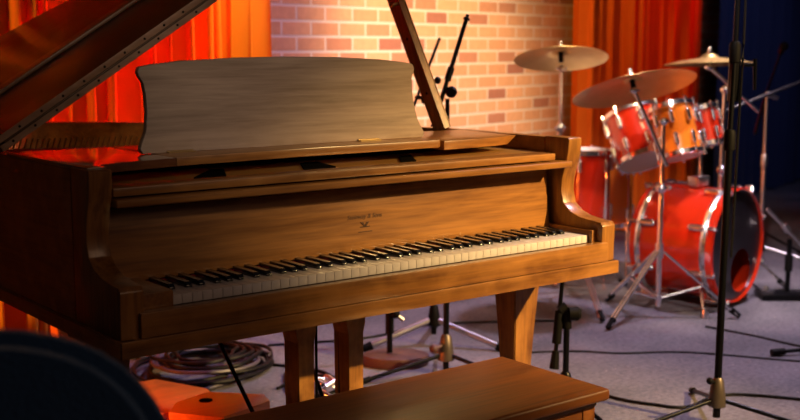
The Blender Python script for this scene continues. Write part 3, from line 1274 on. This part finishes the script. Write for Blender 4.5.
# floor toms
F1 = drum('floor_tom', 'bright red floor tom standing left of the bass drum', 'drum', (3.46, 1.95, .52), (0, 0, 1), .125, .38, M_RED, nl=6, lugr=.012, base=(3.46, 1.95, 0))
F2 = drum('floor_tom', 'amber orange floor tom partly hidden behind the red floor tom', 'drum', (3.80, 2.12, .46), (0, 0, 1), .15, .36, M_ORANGE, nl=6, lugr=.011, base=(3.80, 2.12, 0))
for F_, c_, r_ in ((F1, (3.46, 1.95), .125), (F2, (3.80, 2.12), .15)):
    for k in range(3):
        a = 2 * PI * k / 3 + .5
        q = MB()
        x, y = c_[0] + (r_ + .02) * math.cos(a), c_[1] + (r_ + .02) * math.sin(a)
        q.tube((x, y, .0), (x, y, .60), .006, n=8)
        q.build('leg', M_CHROME, F_)


def cymbal(name, label, c, axis, r, bow=.035):
    q = MB()
    ax = V(axis).normalized()
    pr_ = [(.006, .020 + bow), (.02, .019 + bow), (.035, .014 + bow), (.046, .002 + bow), (.052, bow - .002), (r * .4, bow * .80), (r * .65, bow * .52), (r * .85, bow * .22), (r, 0)]
    low = [(x, h - .0016) for x, h in pr_[::-1]]
    q.lathe(pr_ + low, V(c) - ax * bow, ax, n=64, close=True)
    o = q.build(name, M_CYM, base=c, angle=1.0)
    return tag(o, label, 'cymbal', None)


def cymbal_stand(label, base, hubz, legr, angs, tubes, m=M_CHROME, topfit=None, brace=True):
    T = thing('cymbal_stand', label, 'cymbal stand', base)
    bx, by = base[0], base[1]
    for a in angs:
        a = R_(a)
        u = V((math.cos(a), math.sin(a), 0))
        w_ = V((-u.y, u.x, 0))
        q = MB()
        for s_ in (-.008, .008):
            q.tube(V((bx, by, hubz)) + u * .02 + w_ * s_, V((bx, by, .022)) + u * legr + w_ * s_, .0065, n=10)
        lg = q.build('leg', m, T)
        q = MB()
        q.tube(V((bx, by, .045)) + u * (legr - .03), V((bx, by, .012)) + u * (legr + .012), .016, .012)
        q.build('rubber_foot', M_RUBBER, lg)
        if brace:
            q = MB()
            q.tube(V((bx, by, .09)), V((bx, by, .022 + (hubz - .022) * .45)) + u * legr * .56, .006, n=8)
            q.build('brace', m, T)
    q = MB()
    q.tube((bx, by, hubz - .03), (bx, by, hubz + .04), .020)
    q.build('collar', m, T)
    q = MB()
    q.tube((bx, by, .075), (bx, by, .11), .017)
    q.build('brace_collar', m, T)
    for i, (p0, p1, r) in enumerate(tubes):
        q = MB()
        q.tube(p0, p1, r)
        q.build('tube', m, T)
        q = MB()
        p1_ = V(p1)
        q.sphere(p1_, r * 1.9)
        q.tube(p1_ - V((.03, .0, 0)), p1_ + V((.03, 0, 0)), r * .8, n=8)
        q.build('wing_clamp', m, T)
    if topfit:
        c, ax = V(topfit[0]), V(topfit[1]).normalized()
        q = MB()
        q.tube(c - ax * .05, c + ax * .055, .0035, n=8)
        q.tube(c + ax * .022, c + ax * .034, .011, n=12)
        q.sphere(c + ax * .045, .010)
        q.build('wing_nut', M_CHROME, T)
        q = MB()
        q.tube(c - ax * .05, c - ax * .002, .012, n=12)
        q.build('felt_seat', M_RUBBER, T)
    return T


# crash cymbal against the brick
c1, a1 = V((3.10, 1.795, 1.215)), V((.17, .22, .96))
cymbal('crash_cymbal', 'bronze crash cymbal in front of the brick wall, left of the others', c1, a1, .225)
cymbal_stand('slim cymbal stand holding the left cymbal in front of the bricks', (3.10, 1.79, 0), .50, .50, (-112, 0, 120),
             [((3.10, 1.79, .08), (3.10, 1.79, .85), .0125), ((3.10, 1.79, .85), (3.10, 1.79, 1.135), .009)], M_STEEL, (c1, a1))
# big ride with boom
c2, a2 = V((3.062, 1.316, 1.094)), V((.06, .335, .94))
cymbal('ride_cymbal', 'large bronze ride cymbal tilted above the red rack toms', c2, a2, .278, .045)
bx, by = 3.19, 1.235
cymbal_stand('chrome double braced boom cymbal stand in front of the bass drum', (bx, by, 0), .31, .36, (-176, -42, 80),
             [((bx, by, .05), (bx, by, .60), .0125), ((bx, by, .60), (bx, by, .905), .0095), (V((3.18, 1.20, .705)), c2 - a2.normalized() * .05, .0085)], M_CHROME, (c2, a2))
# third cymbal
c3, a3 = V((3.99, 1.60, 1.185)), V((.03, .06, 1))
cymbal('crash_cymbal', 'bronze cymbal at the right, behind the tall microphone stand', c3, a3, .235)
cymbal_stand('boom cymbal stand behind the rack toms holding the right cymbal', (4.07, 1.56, 0), .30, .34, (20, 140, -65),
             [((4.07, 1.56, .05), (4.07, 1.56, .60), .0135), ((4.07, 1.56, .60), (4.07, 1.555, 1.02), .012), (V((4.20, 1.44, .905)), c3 - a3.normalized() * .05, .0095)], M_CHROME, (c3, a3))

# right hand boom stands
T = tripod('microphone_stand', 'tall boom microphone stand at the right edge with a long slanted boom', 'microphone stand', (4.665, 1.71, 0), .10, .40, (200, -60, 60),
           [(4.665, 1.71, .16), (4.665, 1.71, .62), (4.665, 1.71, .97)], .012, M_STEEL, M_BLACK)
mb = MB()
mb.tube((4.303, 1.741, .888), (4.85, 1.66, 1.03), .0085)
mb.tube((4.85, 1.66, 1.03), (5.25, 1.60, 1.14), .0075)
mb.build('boom', M_STEEL, T)
mb = MB()
mb.tube((4.64, 1.70, .975), (4.72, 1.68, .955), .012)
mb.sphere((4.665, 1.70, .975), .02)
mb.build('boom_clutch', M_STEEL, T)
T = tripod('microphone_stand', 'dark boom stand behind the right edge stand with a black microphone', 'microphone stand', (5.15, 2.05, 0), .10, .30, (30, 150, -90),
           [(5.15, 2.05, .16), (5.15, 2.05, .95)], .011, M_BLACK)
mb = MB()
mb.tube((4.70, 1.80, .75), (5.15, 2.05, .95), .010)
mb.tube((5.15, 2.05, .95), (5.00, 1.86, 1.20), .007)
mb.build('boom', M_BLACK, T)
M_ = thing('microphone', 'black microphone on the end of the dark boom at the far right', 'microphone', (4.985, 1.84, 1.22))
mb = MB()
mb.tube((5.0, 1.86, 1.205), (4.965, 1.82, 1.235), .016, .020)
mb.build('body', M_BLACK, M_)
mb = MB()
mb.sphere((4.955, 1.808, 1.243), .027)
mb.build('grille', M_RUBBER, M_)

# low drum mic stand with flat base
T = thing('microphone_stand', 'short microphone stand on a flat black base beside the bass drum head', 'microphone stand', (4.02, 1.12, 0))
mb = MB()
P = [(-.13, -.075), (.11, -.075), (.13, -.05), (.13, .05), (.11, .075), (-.13, .075)]
mb.prism(P, lambda x, y: V((4.02 + x * .786 + y * .618, 1.12 - x * .618 + y * .786, 0)), lambda x, y: V((4.02 + x * .786 + y * .618, 1.12 - x * .618 + y * .786, .03)), bev=.006)
mb.build('cast_base', M_BLACK, T)
mb = MB()
mb.tube((4.05, 1.125, .03), (4.075, 1.14, .29), .0125)
mb.build('pole', M_BLACK, T)
mb = MB()
mb.tube((4.06, 1.13, .13), (4.068, 1.135, .21), .020)
mb.build('clutch', M_RUBBER, T)
mb = MB()
mb.tube((4.15, 1.09, .23), (3.96, 1.20, .445), .0095)
mb.tube((4.06, 1.14, .33), (4.04, 1.155, .36), .018)
mb.build('boom', M_STEEL, T)

# ------------------------------------------------------------------ odds and ends on the floor
def cable(name, label, pts, r, m, cat='cable', group=None, k=8):
    mb = MB()
    P = smoothpts(pts, k)
    mb.path(P, r, n=7)
    return tag(mb.build(name, m, base=(pts[0][0], pts[0][1], 0)), label, cat, group)


rnd = random.Random(3)
for ci in range(6):
    pts = []
    ox, oy = 1.10 + rnd.uniform(-.07, .07), 1.74 + rnd.uniform(-.03, .03)
    ph0 = rnd.uniform(0, 6)
    turns = 2 + ci % 2
    for i in range(turns * 12):
        a = ph0 + 2 * PI * i / 12
        ra = .25 + .04 * math.sin(i * .6 + ci) - ci * .018 + rnd.uniform(-.02, .02)
        u_, v_ = math.cos(a) * ra * 1.0, math.sin(a) * ra * .95
        pts.append((ox + u_, oy + v_, .010 + .014 * ci + .004 * math.sin(a * 3 + ci)))
    o = cable('coiled_cable', ('coiled black cable in the tangle on the floor behind the piano' if ci % 3 else 'coiled paler grey cable in the tangle on the floor behind the piano'), pts, .0075, M_CORD if ci % 3 else M_CORDR, group='coiled cables behind the piano', k=5)
cable('cable', 'black cable running from the coil under the piano', [(1.30, 1.72, .006), (1.45, 1.45, .006), (1.42, 1.2, .006), (1.6, 1.05, .006), (1.75, 1.0, .006)], .006, M_CORD)
cable('cable', 'black cable lying across the floor by the bench end', [(1.75, .75, .006), (2.0, .66, .006), (2.07, .57, .006), (2.09, .47, .006), (2.13, .38, .006), (2.20, .29, .006), (2.45, .28, .006), (2.7, -.1, .006)], .0055, M_CORD)
cable('cable', 'thin black cable crossing the open floor in front of the drums', [(2.2, 1.2, .003), (2.443, 1.048, .003), (2.565, .913, .003), (2.80, .747, .003), (3.035, .39, .003), (3.3, .1, .003)], .0045, M_CORD)
cable('cable', 'thin dark cable curving over the floor towards the right edge', [(3.21, .98, .004), (3.223, .886, .004), (3.24, .717, .004), (3.24, .525, .004), (3.3, .2, .004)], .005, M_CORD)
cable('cable', 'dark cable on the floor between the piano legs and the wall', [(1.5, 1.9, .005), (1.9, 1.75, .005), (2.3, 1.75, .005), (2.8, 1.45, .005)], .005, M_CORD)
cable('cable', 'looped black cable on the floor behind the pedal lyre', [(1.2, 1.35, .006), (1.38, 1.42, .006), (1.45, 1.28, .006), (1.3, 1.18, .006), (1.2, 1.26, .006), (1.33, 1.5, .006)], .006, M_CORD)
# chrome connectors pile behind the lyre
for i in range(9):
    mb = MB()
    x, y = 1.285 + .035 * (i % 3) + rnd.uniform(-.012, .012), 1.17 + .045 * (i // 3) + rnd.uniform(-.01, .01)
    a = rnd.uniform(0, PI)
    dx, dy = .022 * math.cos(a), .022 * math.sin(a)
    z = .012 + .024 * (i % 2)
    mb.tube((x - dx, y - dy, z), (x + dx, y + dy, z + .012), .0095, n=12)
    mb.tube((x + dx, y + dy, z + .012), (x + dx * 1.7, y + dy * 1.7, z + .016), .005, n=8)
    tag(mb.build('cable_plug', M_CHROME, base=(x, y, 0)), 'shiny metal cable plug in the small pile behind the lyre posts', 'plug', 'metal plugs behind the lyre')

# foot of a stand poking in from the right edge
T = thing('stand_foot', 'black rubber tipped stand leg poking in from the right edge', 'stand leg', (3.25, .40, 0))
mb = MB()
mb.tube((3.035, .505, .016), (3.55, .22, .05), .0085)
mb.build('leg_tube', M_BLACK, T)
mb = MB()
mb.tube((3.02, .512, .015), (3.07, .487, .018), .0145)
mb.build('rubber_foot', M_RUBBER, T)

# orange wooden boxes behind the pedals
def bxo(c, d, ang, h, z0=0):
    c = V(c)
    ca, sa = math.cos(ang), math.sin(ang)
    P = [(-d[0] / 2, -d[1] / 2), (d[0] / 2, -d[1] / 2), (d[0] / 2, d[1] / 2), (-d[0] / 2, d[1] / 2)]
    return P, lambda x, y: V((c.x + x * ca - y * sa, c.y + x * sa + y * ca, z0)), lambda x, y: V((c.x + x * ca - y * sa, c.y + x * sa + y * ca, z0 + h))


OB = thing('wooden_box', 'low orange wooden box with a dark hand hole, behind the piano pedals', 'box', (.86, 1.06, 0))
mb = MB()
mb.prism([(.68, 1.13), (.615, 1.05), (.727, .90), (.93, .96), (.95, 1.03), (.82, 1.17)], lambda x, y: V((x, y, 0)), lambda x, y: V((x, y, .11)), bev=.005)
mb.build('body', M_ORANGEWOOD, OB)
mb = MB()
mb.lathe([(0, 0), (.022, 0), (.022, .0015), (0, .002)], (.765, 1.085, .110), n=20)
mb.build('hand_hole', M_DARK, OB)
OB2 = thing('wooden_board', 'flat orange board lying on the floor beside the low orange box', 'board', (.72, 1.40, 0))
mb = MB()
mb.prism([(.62, 1.45), (.68, 1.22), (.90, 1.25), (.93, 1.38), (.84, 1.60), (.70, 1.60)], lambda x, y: V((x, y, 0)), lambda x, y: V((x, y, .05)), bev=.004)
mb.build('panel', M_ORANGEWOOD, OB2)
